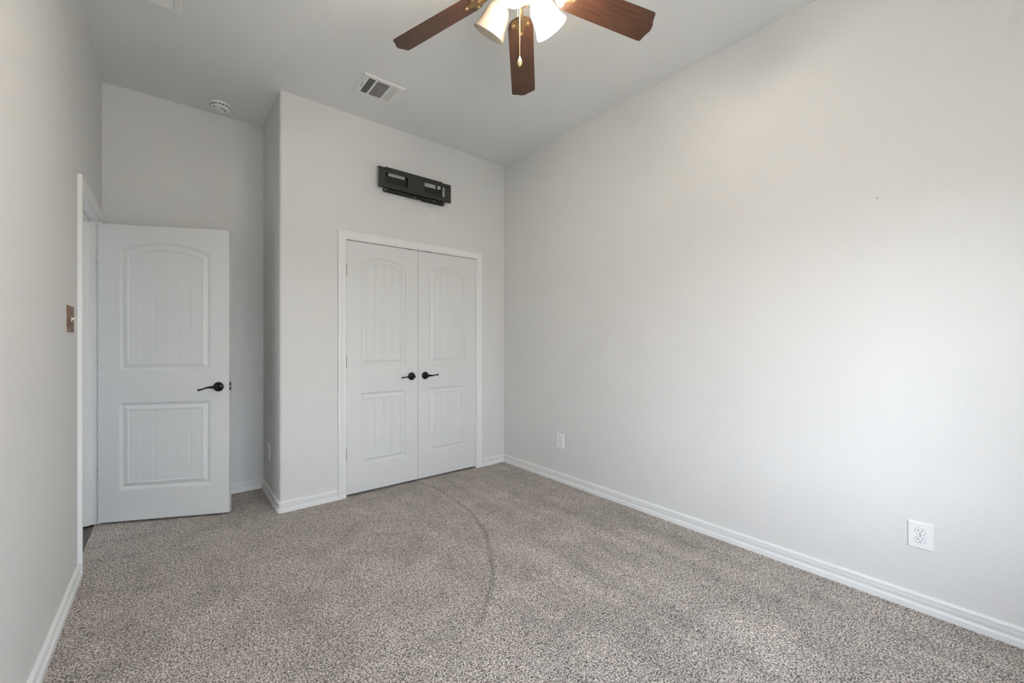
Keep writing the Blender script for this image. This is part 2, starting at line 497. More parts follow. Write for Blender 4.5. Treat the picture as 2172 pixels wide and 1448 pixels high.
# ------------------------------------------------------------------ panel doors
def panel_outline(x0, x1, z0, z1, rise, d, n=20):
    """closed loop, counter-clockwise seen from the front; offset inwards by d. rise=0 -> square."""
    a0, a1, b0 = x0 + d, x1 - d, z0 + d
    if rise <= 0:
        top = [(a1 + (a0 - a1) * k / n, z1 - d) for k in range(n + 1)]
    else:
        hw = (x1 - x0) / 2
        Rr = (hw * hw + rise * rise) / (2 * rise)
        cx, cz = (x0 + x1) / 2, z1 - Rr
        r = Rr - d
        th = math.asin((a1 - cx) / r)
        top = [(cx + r * math.sin(th - 2 * th * k / n), cz + r * math.cos(th - 2 * th * k / n)) for k in range(n + 1)]
    return [(a0, b0), (a1, b0)] + top

def door_leaf(name, W, H, stile, z_low, z_up, rise, n_grooves, parent, thick=0.035, inset=0.055):
    """leaf in local coords: x 0..W, front face at y=0 facing -y, z 0..H"""
    bm = bmesh.new()
    x0, x1 = stile, W - stile
    panels = [(z_low[0], z_low[1], 0.0), (z_up[0], z_up[1], rise)]
    n = 20
    V = lambda x, z, y=0.0: bm.verts.new((x, y, z))
    def quad(a, b, c, d_): bm.faces.new((V(*a), V(*b), V(*c), V(*d_)))
    quad((0, 0), (x0, 0), (x0, H), (0, H)); quad((x1, 0), (W, 0), (W, H), (x1, H))
    quad((x0, 0), (x1, 0), (x1, z_low[0]), (x0, z_low[0]))
    quad((x0, z_low[1]), (x1, z_low[1]), (x1, z_up[0]), (x0, z_up[0]))
    top = panel_outline(x0, x1, z_up[0], z_up[1], rise, 0.0, n)[2:]
    for p, q in zip(top, top[1:]):
        quad((q[0], q[1]), (p[0], p[1]), (p[0], H), (q[0], H))
    steps = [(0.0, 0.0), (0.002, 0.0035), (0.007, 0.0038), (0.009, 0.0085), (0.015, 0.0120), (0.022, 0.0125), (inset - 0.009, 0.0035), (inset - 0.004, 0.0035), (inset, 0.0070)]
    for z0, z1, rs in panels:
        loops = []
        for d, dep in steps:
            loops.append([V(x, z, dep) for x, z in panel_outline(x0, x1, z0, z1, rs, d, n)])
        for A, B in zip(loops, loops[1:]):
            k = len(A)
            for i in range(k):
                j = (i + 1) % k
                bm.faces.new((A[i], A[j], B[j], B[i]))
        # plank field with V grooves
        last = panel_outline(x0, x1, z0, z1, rs, inset, n)
        fx0, fx1, fz0 = last[0][0], last[1][0], last[0][1]
        arc = last[2:][::-1]
        def topz(x):
            for p, q in zip(arc, arc[1:]):
                if p[0] - 1e-9 <= x <= q[0] + 1e-9:
                    t = (x - p[0]) / max(1e-9, q[0] - p[0]); return p[1] + t * (q[1] - p[1])
            return arc[-1][1]
        dep = steps[-1][1]
        xs = [(p[0], dep) for p in arc]
        for g in range(n_grooves):
            gx = fx0 + (fx1 - fx0) * (g + 1) / (n_grooves + 1)
            xs = [q for q in xs if abs(q[0] - gx) > 0.0034 or q[0] in (fx0, fx1)]
            xs += [(gx - 0.0034, dep), (gx - 0.0008, dep + 0.0032), (gx + 0.0008, dep + 0.0032), (gx + 0.0034, dep)]
        xs.sort()
        for (xa, da), (xb, db) in zip(xs, xs[1:]):
            quad((xa, fz0, da), (xb, fz0, db), (xb, topz(xb), db), (xa, topz(xa), da))
            if da > dep or db > dep:      # close groove ends
                for zf in (lambda x: fz0, topz):
                    bm.faces.new((V(xa, zf(xa), dep), V(xb, zf(xb), dep), V(xb, zf(xb), db), V(xa, zf(xa), da))) if (da > dep and db > dep) else \
                        bm.faces.new((V(xa, zf(xa), dep), V(xb, zf(xb), dep), V(xb if db > dep else xa, zf(xb if db > dep else xa), max(da, db))))
    # edges and back
    quad((0, 0, thick), (W, 0, thick), (W, H, thick), (0, H, thick))
    quad((0, 0, 0), (0, H, 0), (0, H, thick), (0, 0, thick)); quad((W, 0, 0), (W, H, 0), (W, H, thick), (W, 0, thick))
    quad((0, 0, 0), (W, 0, 0), (W, 0, thick), (0, 0, thick)); quad((0, H, 0), (W, H, 0), (W, H, thick), (0, H, thick))
    bmesh.ops.remove_doubles(bm, verts=bm.verts, dist=0.00005)
    return obj(name, bm, M_door, parent)

def lever(parent, x, z, side, front=-1, y0=0.0, droop=-0.006, name='door_handle'):
    """lever handle with round rose; side = +1 lever points to +x; front = -1 sticks out to -y"""
    bm = bmesh.new()
    rot = Matrix.Translation((x, y0, z)) @ Matrix.Rotation(PI / 2 if front < 0 else -PI / 2, 4, 'X')
    lathe(bm, [(0.0330, 0), (0.0335, 0.003), (0.0320, 0.006), (0.0285, 0.0085), (0.0265, 0.0095), (0.0225, 0.0115), (0.0150, 0.014), (0.0125, 0.017), (0.0115, 0.030),
               (0.0125, 0.040), (0.0145, 0.044), (0.0145, 0.052), (0.0120, 0.057), (0.005, 0.0595), (0.0008, 0.060)], rot, 32)
    o = obj(name, bm, M_bronze, parent, smooth=45)
    bm = bmesh.new()
    f = front
    pts = [(x, y0 + f * 0.048, z), (x + side * 0.014, y0 + f * 0.049, z + 0.001), (x + side * 0.030, y0 + f * 0.050, z + 0.001), (x + side * 0.05, y0 + f * 0.050, z - 0.001),
           (x + side * 0.07, y0 + f * 0.049, z + droop * 0.5), (x + side * 0.088, y0 + f * 0.047, z + droop), (x + side * 0.098, y0 + f * 0.046, z + droop * 1.2),
           (x + side * 0.106, y0 + f * 0.045, z + droop * 1.2), (x + side * 0.112, y0 + f * 0.045, z + droop)]
    tube(bm, pts, [0.0105, 0.0100, 0.0080, 0.0060, 0.0050, 0.0052, 0.0068, 0.0070, 0.0035], 14)
    obj('lever', bm, M_bronze, o, smooth=60)
    return o

def hinge(parent, x, z, y, m):
    bm = bmesh.new()
    for k in range(5):
        zz = z - 0.045 + 0.018 * k
        lathe(bm, [(0.0055, zz + 0.0004), (0.0060, zz + 0.001), (0.0060, zz + 0.017), (0.0055, zz + 0.0176)], Matrix.Translation((x, y, 0)), 14)
    lathe(bm, [(0.001, z - 0.051), (0.004, z - 0.049), (0.0045, z - 0.045)], Matrix.Translation((x, y, 0)), 12)
    lathe(bm, [(0.0045, z + 0.045), (0.004, z + 0.049), (0.001, z + 0.051)], Matrix.Translation((x, y, 0)), 12)
    return obj('hinge', bm, m, parent, smooth=45)

# open entry door
DX, DY = -0.385, 3.918
ang = math.atan2(-0.4359, 0.9)
d1 = empty('door_1', (DX, DY, 0.016), (0, 0, ang))
finish(d1, 'structure', 'open white arched two panel entry door standing ajar at the left wall', 'door')
W1 = 0.778
door_leaf('door_leaf', W1, 2.012, 0.117, (0.208, 0.802), (1.018, 1.900), 0.068, 5, d1)
lever(d1, 0.712, 0.898, -1, -1, 0.0, -0.014)
lever(d1, 0.712, 0.898, -1, 1, 0.035, -0.008)
bm = bmesh.new()
box(bm, W1 - 0.0003, 0.005, 0.898 - 0.0285, W1 + 0.0018, 0.030, 0.898 + 0.0285, 0.0006)
lp = obj('latch_plate', bm, M_bronze, d1)
bm = bmesh.new()
vs = [bm.verts.new(p) for p in ((W1 + 0.0018, 0.010, 0.890), (W1 + 0.0018, 0.025, 0.890), (W1 + 0.0018, 0.025, 0.907), (W1 + 0.0018, 0.010, 0.907),
                                (W1 + 0.012, 0.010, 0.890), (W1 + 0.012, 0.015, 0.890), (W1 + 0.012, 0.015, 0.907), (W1 + 0.012, 0.010, 0.907))]
for q in ((0, 1, 2, 3), (4, 5, 6, 7), (0, 1, 5, 4), (1, 2, 6, 5), (2, 3, 7, 6), (3, 0, 4, 7)):
    bm.faces.new([vs[i] for i in q])
obj('latch_bolt', bm, M_steel, lp)
for z in (0.31, 1.05, 1.78):
    hinge(d1, -0.004, z, 0.040, M_trim)

# closet doors
CW = (C1 - C0) / 2 - 0.0035
for i, (name, x, side, label, hm) in enumerate((
        ('door_2', C0 + 0.002, 1, 'left leaf of the closed white arched panel closet doors with visible steel hinges', M_hinge),
        ('door_3', C1 - 0.002 - CW, -1, 'right leaf of the closed white arched panel closet doors nearest the long wall', M_trim))):
    d = empty(name, (x, YF + 0.004, 0.018), (0, 0, 0))
    finish(d, 'structure', label, 'door', 'closet double doors')
    door_leaf('door_leaf', CW, 2.022, 0.112, (0.218, 0.800), (1.020, 1.912), 0.068, 3 if side > 0 else 3, d, inset=0.052)
    hx = CW - 0.058 if side > 0 else 0.070
    lever(d, hx, 0.914, -side, -1, 0.0, -0.004 if side > 0 else 0.004)
    ex = -0.0045 if side > 0 else CW + 0.0045
    for z in (0.318, 1.055, 1.785):
        hinge(d, ex, z, -0.004, hm)
    bm = bmesh.new()      # ball catch at the top edge
    cxx = CW - 0.076 if side > 0 else 0.105
    box(bm, cxx - 0.026, 0.002, 2.0215, cxx + 0.026, 0.03, 2.0265)
    obj('ball_catch', bm, M_bronze, d)

# ------------------------------------------------------------------ television wall bracket
MX0, MX1, MZ0, MZ1 = 1.308, 1.990, 2.512, 2.675
MYF = YF - 0.055
tv = empty('television_mount', (0, 0, 0))
tv.location = ((MX0 + MX1) / 2, YF, (MZ0 + MZ1) / 2)
finish(tv, None, 'black steel television wall bracket screwed above the closet doors', 'wall mount')
ox, oy, oz = tv.location
def tbox(bm, x0, y0, z0, x1, y1, z1, bv=0.0): box(bm, x0 - ox, y0 - oy, z0 - oz, x1 - ox, y1 - oy, z1 - oz, bv)
def round_rect(x0, x1, z0, z1, r, n=5):
    pts = []
    for cx_, cz_, a0 in ((x1 - r, z1 - r, 0), (x0 + r, z1 - r, PI / 2), (x0 + r, z0 + r, PI), (x1 - r, z0 + r, 1.5 * PI)):
        for k in range(n + 1):
            a = a0 + PI / 2 * k / n
            pts.append((cx_ + r * math.cos(a), cz_ + r * math.sin(a)))
    return pts
# front face plate with two slots
bm = bmesh.new()
slots = [(1.363, 1.566, 2.550, 2.638), (1.722, 1.930, 2.550, 2.640)]
edges = []
def loop(pts, y):
    vs_ = [bm.verts.new((x - ox, y - oy, z - oz)) for x, z in pts]
    return [bm.edges.new((vs_[i], vs_[(i + 1) % len(vs_)])) for i in range(len(vs_))]
edges += loop([(MX0, MZ0), (MX1, MZ0), (MX1, MZ1), (MX0, MZ1)], MYF)
for s in slots: edges += loop(round_rect(*s, 0.014), MYF)
r_ = bmesh.ops.triangle_fill(bm, use_beauty=True, edges=edges)
fs = [g for g in r_['geom'] if isinstance(g, bmesh.types.BMFace)]
ext = bmesh.ops.extrude_face_region(bm, geom=fs)
bmesh.ops.translate(bm, verts=[g for g in ext['geom'] if isinstance(g, bmesh.types.BMVert)], vec=(0, 0.004, 0))
obj('front_plate', bm, M_mount, tv)
bm = bmesh.new()     # raised folds of the plate, top and bottom, and a rim round the slots
for z in (MZ1 - 0.007, MZ0 + 0.005):
    tbox(bm, MX0, MYF - 0.003, z - 0.004, MX1, MYF - 0.0002, z + 0.004, 0.001)
tbox(bm, MX0 + 0.02, MYF - 0.003, MZ0 + 0.018, MX1 - 0.02, MYF - 0.0002, MZ0 + 0.024, 0.001)
tbox(bm, MX0 + 0.02, MYF - 0.003, MZ1 - 0.024, MX1 - 0.02, MYF - 0.0002, MZ1 - 0.018, 0.001)
obj('plate_rib', bm, M_mount, tv)
bm = bmesh.new()
tbox(bm, MX0, MYF + 0.0042, MZ1 - 0.004, MX1, MYF + 0.020, MZ1); tbox(bm, MX0, MYF + 0.0042, MZ0, MX1, MYF + 0.020, MZ0 + 0.004)
obj('flange', bm, M_mount, tv)
# wall plate (open frame)
WP = (1.385, 1.930, 2.490, 2.704)
bm = bmesh.new()
edges = []
edges += loop([(WP[0], WP[2]), (WP[1], WP[2]), (WP[1], WP[3]), (WP[0], WP[3])], YF - 0.004)
for s in ((1.412, 1.565, 2.59, 2.688), (1.750, 1.862, 2.59, 2.688), (1.878, 1.914, 2.53, 2.688)): edges += loop(round_rect(*s, 0.01), YF - 0.004)
r_ = bmesh.ops.triangle_fill(bm, use_beauty=True, edges=edges)
fs = [g for g in r_['geom'] if isinstance(g, bmesh.types.BMFace)]
ext = bmesh.ops.extrude_face_region(bm, geom=fs)
bmesh.ops.translate(bm, verts=[g for g in ext['geom'] if isinstance(g, bmesh.types.BMVert)], vec=(0, 0.0035, 0))
obj('wall_plate', bm, M_mount2, tv)
# folding arms between the plates
for (x0, x1, z0, z1) in ((1.36, 1.60, 2.535, 2.619), (1.69, 1.905, 2.545, 2.612)):
    bm = bmesh.new()
    tbox(bm, x0, YF - 0.040, z0, x1, YF - 0.012, z1, 0.004)
    for xx in (x0 + 0.015, x1 - 0.015):
        lathe(bm, [(0.012, z0 - 0.006 - oz), (0.013, z0 - 0.004 - oz), (0.013, z1 + 0.004 - oz), (0.012, z1 + 0.006 - oz)], Matrix.Translation((xx - ox, YF - 0.026 - oy, 0)), 16)
    obj('folding_arm', bm, M_mount2, tv)
for xx in (1.615, 1.665):
    bm = bmesh.new()
    lathe(bm, [(0.011, 2.500 - oz), (0.011, 2.690 - oz)], Matrix.Translation((xx - ox, YF - 0.026 - oy, 0)), 14)
    obj('pivot_post', bm, M_mount2, tv, smooth=45)
# lower tilt bar hanging below the plate
bm = bmesh.new()
tbox(bm, 1.352, YF - 0.046, 2.488, 1.930, YF - 0.030, 2.506, 0.002)
tbox(bm, 1.360, YF - 0.050, 2.480, 1.395, YF - 0.028, 2.512, 0.002)
tbox(bm, 1.560, YF - 0.048, 2.478, 1.690, YF - 0.026, 2.494, 0.002)
tbox(bm, 1.70, YF - 0.044, 2.470, 1.900, YF - 0.036, 2.478, 0.001)
tube(bm, [(1.90 - ox, YF - 0.040 - oy, 2.474 - oz), (1.915 - ox, YF - 0.040 - oy, 2.474 - oz), (1.925 - ox, YF - 0.040 - oy, 2.482 - oz), (1.925 - ox, YF - 0.040 - oy, 2.500 - oz)], 0.0045, 8)
obj('tilt_bar', bm, M_mount2, tv)
for xx, zz in ((1.622, 2.535), (1.668, 2.535), (1.622, 2.648), (1.668, 2.648)):
    bm = bmesh.new()
    lathe(bm, [(0.0055, 0), (0.0055, 0.0015), (0.003, 0.003)], Matrix.Translation((xx - ox, MYF - oy, zz - oz)) @ Matrix.Rotation(PI / 2, 4, 'X'), 12)
    obj('bolt', bm, M_mount2, tv, smooth=45)
for xx, zz, yy in ((1.368, 2.494, YF - 0.0505), (1.632, 2.486, YF - 0.0485), (1.82, 2.4975, YF - 0.0465)):
    bm = bmesh.new()
    lathe(bm, [(0.0045, 0), (0.0045, 0.002), (0.002, 0.0035)], Matrix.Translation((xx - ox, yy - oy, zz - oz)) @ Matrix.Rotation(PI / 2, 4, 'X'), 10)
    finish(obj('screw', bm, M_steel, tv, smooth=45), label='bright steel screw')

# ------------------------------------------------------------------ outlets
def make_outlet():
    """local: plate in the XZ plane, front to -y"""
    r = empty('wall_outlet')
    bm = bmesh.new()
    w, h, t = 0.0430, 0.0610, 0.0065
    a = [(-w, -h, 0), (w, -h, 0), (w, h, 0), (-w, h, 0)]
    rings = [[bm.verts.new((x, 0, z)) for x, z, _ in a],
             [bm.verts.new((x * 0.995, -0.002, z * 0.997)) for x, z, _ in a],
             [bm.verts.new((x * 0.90, -t, z * 0.93)) for x, z, _ in a]]
    for p, q in zip(rings, rings[1:]):
        for i in range(4): bm.faces.new((p[i], p[(i + 1) % 4], q[(i + 1) % 4], q[i]))
    bm.faces.new(rings[-1]); bm.faces.new(rings[0])
    obj('cover_plate', bm, M_plastic, r)
    for zc in (0.0195, -0.0195):
        bm = bmesh.new()
        n = 28; lo_, hi_, rim = [], [], []
        for k in range(n):
            a_ = 2 * PI * k / n
            x = 0.0172 * math.cos(a_); z = max(-0.0142, min(0.0142, 0.0172 * math.sin(a_)))
            rim.append(bm.verts.new((x * 1.07, -t - 0.0002, zc + z * 1.07))); lo_.append(bm.verts.new((x, -t - 0.0004, zc + z))); hi_.append(bm.verts.new((x * 0.96, -t - 0.0016, zc + z * 0.96)))
        for k in range(n):
            j = (k + 1) % n
            bm.faces.new((lo_[k], lo_[j], hi_[j], hi_[k])); f_ = bm.faces.new((rim[k], rim[j], lo_[j], lo_[k])); f_.material_index = 1
        bm.faces.new(hi_)
        rc = obj('receptacle', bm, [M_plastic, M_seam], r)
        for k, (sx_, sh) in enumerate(((-0.0064, 0.0042), (0.0064, 0.0034))):
            bm = bmesh.new(); box(bm, sx_ - 0.0011, -t - 0.0020, zc + 0.004 - sh, sx_ + 0.0011, -t - 0.0015, zc + 0.004 + sh)
            obj('slot', bm, M_slot, rc)
        bm = bmesh.new()
        lathe(bm, [(0.0024, 0), (0.0024, 0.0005)], Matrix.Translation((0, -t - 0.0015, zc - 0.0075)) @ Matrix.Rotation(PI / 2, 4, 'X'), 12)
        obj('ground_hole', bm, M_slot, rc)
    bm = bmesh.new()
    lathe(bm, [(0.0030, 0), (0.0028, 0.0010), (0.001, 0.0014)], Matrix.Translation((0, -t, 0)) @ Matrix.Rotation(PI / 2, 4, 'X'), 12)
    finish(obj('screw', bm, M_hinge, r, smooth=45), label='grey steel screw')
    return r
M_seam = mat('seam_shadow_gap', (0.30, 0.30, 0.30), 0.6)
def copy_tree(o, parent=None):
    c = o.copy(); COL.objects.link(c)
    if parent is not None: c.parent = parent
    for ch in list(o.children): copy_tree(ch, c)
    return c
out1 = make_outlet()
out1.location = (XR, 0.291, 0.344); out1.rotation_euler = (0, 0, -PI / 2)
finish(out1, None, 'white duplex outlet low on the right wall, nearest and largest', 'outlet', 'white wall outlets')
out2 = copy_tree(out1); out2.location = (XR, 2.570, 0.361)
finish(out2, None, 'small distant white outlet on the right wall near the closet corner', 'outlet', 'white wall outlets')
out3 = copy_tree(out1); out3.location = (XB, 3.786, 0.361); out3.rotation_euler = (0, 0, -PI / 2)
finish(out3, None, 'white outlet seen edge on inside the shaded alcove return', 'outlet', 'white wall outlets')

# ------------------------------------------------------------------ switch plate on the left wall (front to +x)
sw = empty('light_switch', (XL, 2.884, 1.340), (0, 0, 0))
finish(sw, None, 'worn brown copper switch plate with a pale toggle beside the entry door', 'light switch')
bm = bmesh.new()
w, h, t = 0.073, 0.0635, 0.0062
rings = []
for x, sy, sz in ((0, 1, 1), (0.0015, 1, 1), (t - 0.0008, 0.955, 0.955), (t, 0.93, 0.94)):
    rings.append([bm.verts.new((x, y * sy, z * sz)) for y, z in ((-w, -h), (w, -h), (w, h), (-w, h))])
for p, q in zip(rings, rings[1:]):
    for i in range(4): bm.faces.new((p[i], p[(i + 1) % 4], q[(i + 1) % 4], q[i]))
bm.faces.new(rings[-1]); bm.faces.new(rings[0])
obj('switch_plate', bm, M_copper, sw)
M_ivory = mat('ivory_plastic', (0.78, 0.72, 0.60), 0.4)
bm = bmesh.new(); box(bm, t - 0.0005, -0.0055, -0.0125, t + 0.001, 0.0055, 0.0125, 0.0003)
ck = obj('toggle_collar', bm, M_ivory, sw)
bm = bmesh.new()
a_ = [(-0.004, -0.007), (0.004, -0.007), (0.004, 0.004), (-0.004, 0.004)]
lo_ = [bm.verts.new((t + 0.0008, y, z)) for y, z in a_]
hi_ = [bm.verts.new((t + 0.013, y * 0.8, z * 0.55 + 0.0075)) for y, z in a_]
for i in range(4): bm.faces.new((lo_[i], lo_[(i + 1) % 4], hi_[(i + 1) % 4], hi_[i]))
bm.faces.new(hi_); bm.faces.new(lo_)
obj('toggle', bm, M_ivory, sw)
for dz in (-0.030, 0.030):
    bm = bmesh.new()
    lathe(bm, [(0.0035, 0), (0.003, 0.0012)], Matrix.Translation((t, 0, dz)) @ Matrix.Rotation(PI / 2, 4, 'Y'), 12)
    obj('screw', bm, M_copper, sw)

# ------------------------------------------------------------------ ceiling registers
VX0, VX1, VY0, VY1 = 1.004, 1.302, 2.797, 3.056
sv = empty('supply_vent', ((VX0 + VX1) / 2, (VY0 + VY1) / 2, CZ))
finish(sv, None, 'white louvered air supply register on the ceiling beside the fan', 'air vent')
def vent_frame(hw, hh, holes, t=0.009):
    bm = bmesh.new()
    edges = []
    def lp(pts, z):
        vs_ = [bm.verts.new((x, y, z)) for x, y in pts]
        return vs_, [bm.edges.new((vs_[i], vs_[(i + 1) % len(vs_)])) for i in range(len(vs_))]
    ins = 0.006
    vo, eo = lp([(-hw + ins, -hh + ins), (hw - ins, -hh + ins), (hw - ins, hh - ins), (-hw + ins, hh - ins)], -t)
    edges += eo
    hl_ = []
    for (x0, x1, y0, y1) in holes:
        v_, e_ = lp([(x0, y0), (x1, y0), (x1, y1), (x0, y1)], -t)
        edges += e_; hl_.append(v_)
    bmesh.ops.triangle_fill(bm, use_beauty=True, edges=edges)
    rim = [bm.verts.new((x, y, 0)) for x, y in ((-hw, -hh), (hw, -hh), (hw, hh), (-hw, hh))]
    for i in range(4): bm.faces.new((vo[i], vo[(i + 1) % 4], rim[(i + 1) % 4], rim[i]))
    for v_ in hl_:
        up = [bm.verts.new((q.co.x, q.co.y, -0.0006)) for q in v_]
        for i in range(4): bm.faces.new((v_[i], v_[(i + 1) % 4], up[(i + 1) % 4], up[i]))
    return bm
hw, hh = (VX1 - VX0) / 2, (VY1 - VY0) / 2
ybl = hh - 0.030
banks = [(-hw + 0.046, -hw + 0.092), (-hw + 0.104, hw - 0.104), (hw - 0.092, hw - 0.046)]
obj('vent_frame', vent_frame(hw, hh, [(a, b, -ybl, ybl) for a, b in banks]), M_vent, sv)
bm = bmesh.new(); box(bm, -hw + 0.02, -hh + 0.02, -0.0006, hw - 0.02, hh - 0.02, -0.0001)
obj('duct_shade_plate', bm, M_duct, sv)  # thin dark plate; its colour stands in for the shade inside the duct
def louvre(bm, axis, c, half, width, tilt, z=-0.0050, th=0.0008):
    """thin tilted slat; axis 'x' or 'y' = its long direction"""
    s, c_ = math.sin(tilt) * width / 2, math.cos(tilt) * width / 2
    pts = []
    for du, dz in ((-c_, -s), (c_, s)):
        for dd in (-th / 2, th / 2):
            pts.append((du - dd * math.sin(tilt), dz + dd * math.cos(tilt)))
    order = [pts[0], pts[2], pts[3], pts[1]]
    def P(u, l_, dz): return (l_, c + u, z + dz) if axis == 'x' else (c + u, l_, z + dz)
    a = [bm.verts.new(P(u, half[0], dz)) for u, dz in order]
    b = [bm.verts.new(P(u, half[1], dz)) for u, dz in order]
    for i in range(4): bm.faces.new((a[i], a[(i + 1) % 4], b[(i + 1) % 4], b[i]))
    bm.faces.new(a); bm.faces.new(b)
bm = bmesh.new()
for k in range(5): louvre(bm, 'y', banks[0][0] + (banks[0][1] - banks[0][0]) * k / 4, (-ybl, ybl), 0.0085, math.radians(52))
obj('louver_bank', bm, M_vent, sv)
bm = bmesh.new()
for k in range(19): louvre(bm, 'x', -ybl + 2 * ybl * (k + 0.0) / 18, banks[1], 0.0058, math.radians(45), th=0.0012)
obj('louver_bank', bm, M_vent, sv)
bm = bmesh.new()
for k in range(5): louvre(bm, 'y', banks[2][0] + (banks[2][1] - banks[2][0]) * k / 4, (-ybl, ybl), 0.0100, math.radians(-38))
obj('louver_bank', bm, M_vent, sv)
bm = bmesh.new()       # damper blades seen through the first bank
for k in range(9): box(bm, banks[0][0], -ybl + 2 * ybl * (k + 0.3) / 9, -0.0022, banks[0][1], -ybl + 2 * ybl * (k + 0.62) / 9, -0.0010)
obj('damper', bm, mat('damper_metal', (0.22, 0.22, 0.17), 0.5), sv)
bm = bmesh.new(); box(bm, -hw + 0.026, -0.028, -0.0105, -hw + 0.0285, 0.028, -0.0088)
finish(obj('lever_slot', bm, M_slot, sv), label='dark lever slot')
for yy in (-hh + 0.016, hh - 0.016):
    bm = bmesh.new(); lathe(bm, [(0.0035, -0.0088), (0.003, -0.0102)], None, 12)
    obj('screw', bm, M_vent, sv, loc=(0, yy, 0))

RX0, RX1, RY0, RY1 = -0.330, 0.040, 2.587, 2.957
rv = empty('return_vent', ((RX0 + RX1) / 2, (RY0 + RY1) / 2, CZ))
finish(rv, None, 'large white slatted return air grille cut by the top edge of the picture', 'air vent')
hw, hh = (RX1 - RX0) / 2, (RY1 - RY0) / 2
obj('vent_frame', vent_frame(hw, hh, [(-hw + 0.030, hw - 0.030, -hh + 0.030, hh - 0.030)], 0.009), M_vent, rv)
bm = bmesh.new(); box(bm, -hw + 0.02, -hh + 0.02, -0.0006, hw - 0.02, hh - 0.02, -0.0001)
obj('duct_shade_plate', bm, M_duct, rv)  # closed backing plate, duct shade put into its dark colour
bm = bmesh.new()
ns = 22
for k in range(ns): louvre(bm, 'x', -hh + 0.036 + (2 * hh - 0.072) * k / (ns - 1), (-hw + 0.030, hw - 0.030), 0.0088, math.radians(-42), z=-0.0045)
obj('louver_bank', bm, M_vent, rv)

# ------------------------------------------------------------------ smoke detector
sd = empty('smoke_detector', (0.288, 3.885, CZ))
finish(sd, None, 'round white smoke detector on the alcove ceiling', 'smoke detector')
bm = bmesh.new()
lathe(bm, [(0.069, 0), (0.070, -0.004), (0.069, -0.011), (0.066, -0.0125)], None, 48)
obj('mounting_base', bm, M_plastic, sd, smooth=40)
bm = bmesh.new()
lathe(bm, [(0.064, -0.0125), (0.066, -0.016), (0.0655, -0.026), (0.060, -0.034), (0.048, -0.039), (0.030, -0.041), (0.001, -0.0415)], None, 48)
obj('detector_cover', bm, M_plastic, sd, smooth=40)
for k in range(18):
    a = 2 * PI * k / 18
    bm = bmesh.new()
    box(bm, 0.0640, -0.0070, -0.0255, 0.0664, 0.0070, -0.0185)
    bmesh.ops.rotate(bm, verts=bm.verts, cent=(0, 0, 0), matrix=Matrix.Rotation(a, 3, 'Z'))
    if k == 0: vent_bm = bmesh.new()
    me_ = bpy.data.meshes.new('tmp'); bm.to_mesh(me_); bm.free(); vent_bm.from_mesh(me_); bpy.data.meshes.remove(me_)
finish(obj('smoke_slots', vent_bm, M_duct, sd), label='dark slots round the side')
bm = bmesh.new()
rm = Matrix.Translation((-0.036, -0.022, -0.0375)) @ Matrix.Rotation(math.radians(160), 4, 'Y')
lathe(bm, [(0.015, 0), (0.0155, 0.001), (0.012, 0.0015)], Matrix.Translation((-0.034, -0.020, -0.0385)) @ Matrix.Rotation(PI, 4, 'X'), 24)
ring_ = obj('button_recess', bm, M_duct, sd)
bm = bmesh.new()
lathe(bm, [(0.0105, 0), (0.0105, 0.003), (0.009, 0.004)], Matrix.Translation((-0.034, -0.020, -0.0398)) @ Matrix.Rotation(PI, 4, 'X'), 24)
obj('test_button', bm, M_plastic, ring_, smooth=40)
bm = bmesh.new()
tube(bm, [(-0.004 + 0.034 * math.cos(t_), -0.004 + 0.034 * math.sin(t_), -0.0405 + 0.0004 * 0) for t_ in [math.radians(a) for a in range(-80, 31, 10)]], 0.0022, 8)
obj('sounder_slot', bm, M_duct, sd)

# ------------------------------------------------------------------ small nail in the right wall
nl = empty('nail', (XR, 0.441, 1.927))
finish(nl, None, 'tiny dark nail left in the upper right wall', 'nail')
bm = bmesh.new(); lathe(bm, [(0.0016, 0), (0.0016, 0.010), (0.0028, 0.0105), (0.0028, 0.012)], Matrix.Rotation(-PI / 2, 4, 'Y'), 10)
obj('nail_shank', bm, M_hinge, nl)

# ------------------------------------------------------------------ ceiling fan
HUB = Vector((1.190, 1.412, CZ))
fan = empty('ceiling_fan', HUB)
finish(fan, None, 'five blade wooden ceiling fan with brass fittings and three glass shades', 'ceiling fan')
bm = bmesh.new()
lathe(bm, [(0.085, 0), (0.088, -0.006), (0.084, -0.020), (0.065, -0.045), (0.045, -0.060)], None, 40)
obj('canopy', bm, M_brass, fan, smooth=40)
bm = bmesh.new()
lathe(bm, [(0.040, -0.055), (0.095, -0.066), (0.128, -0.085), (0.136, -0.105), (0.136, -0.150), (0.128, -0.165), (0.100, -0.178), (0.060, -0.182)], None, 48)
obj('motor_housing', bm, M_brass, fan, smooth=35)
bm = bmesh.new()
lathe(bm, [(0.060, -0.180), (0.064, -0.192), (0.062, -0.232), (0.070, -0.242), (0.076, -0.262), (0.070, -0.284), (0.050, -0.302), (0.026, -0.312), (0.012, -0.318), (0.010, -0.328), (0.001, -0.332)], None, 40)
obj('light_fitter', bm, M_brass, fan, smooth=35)

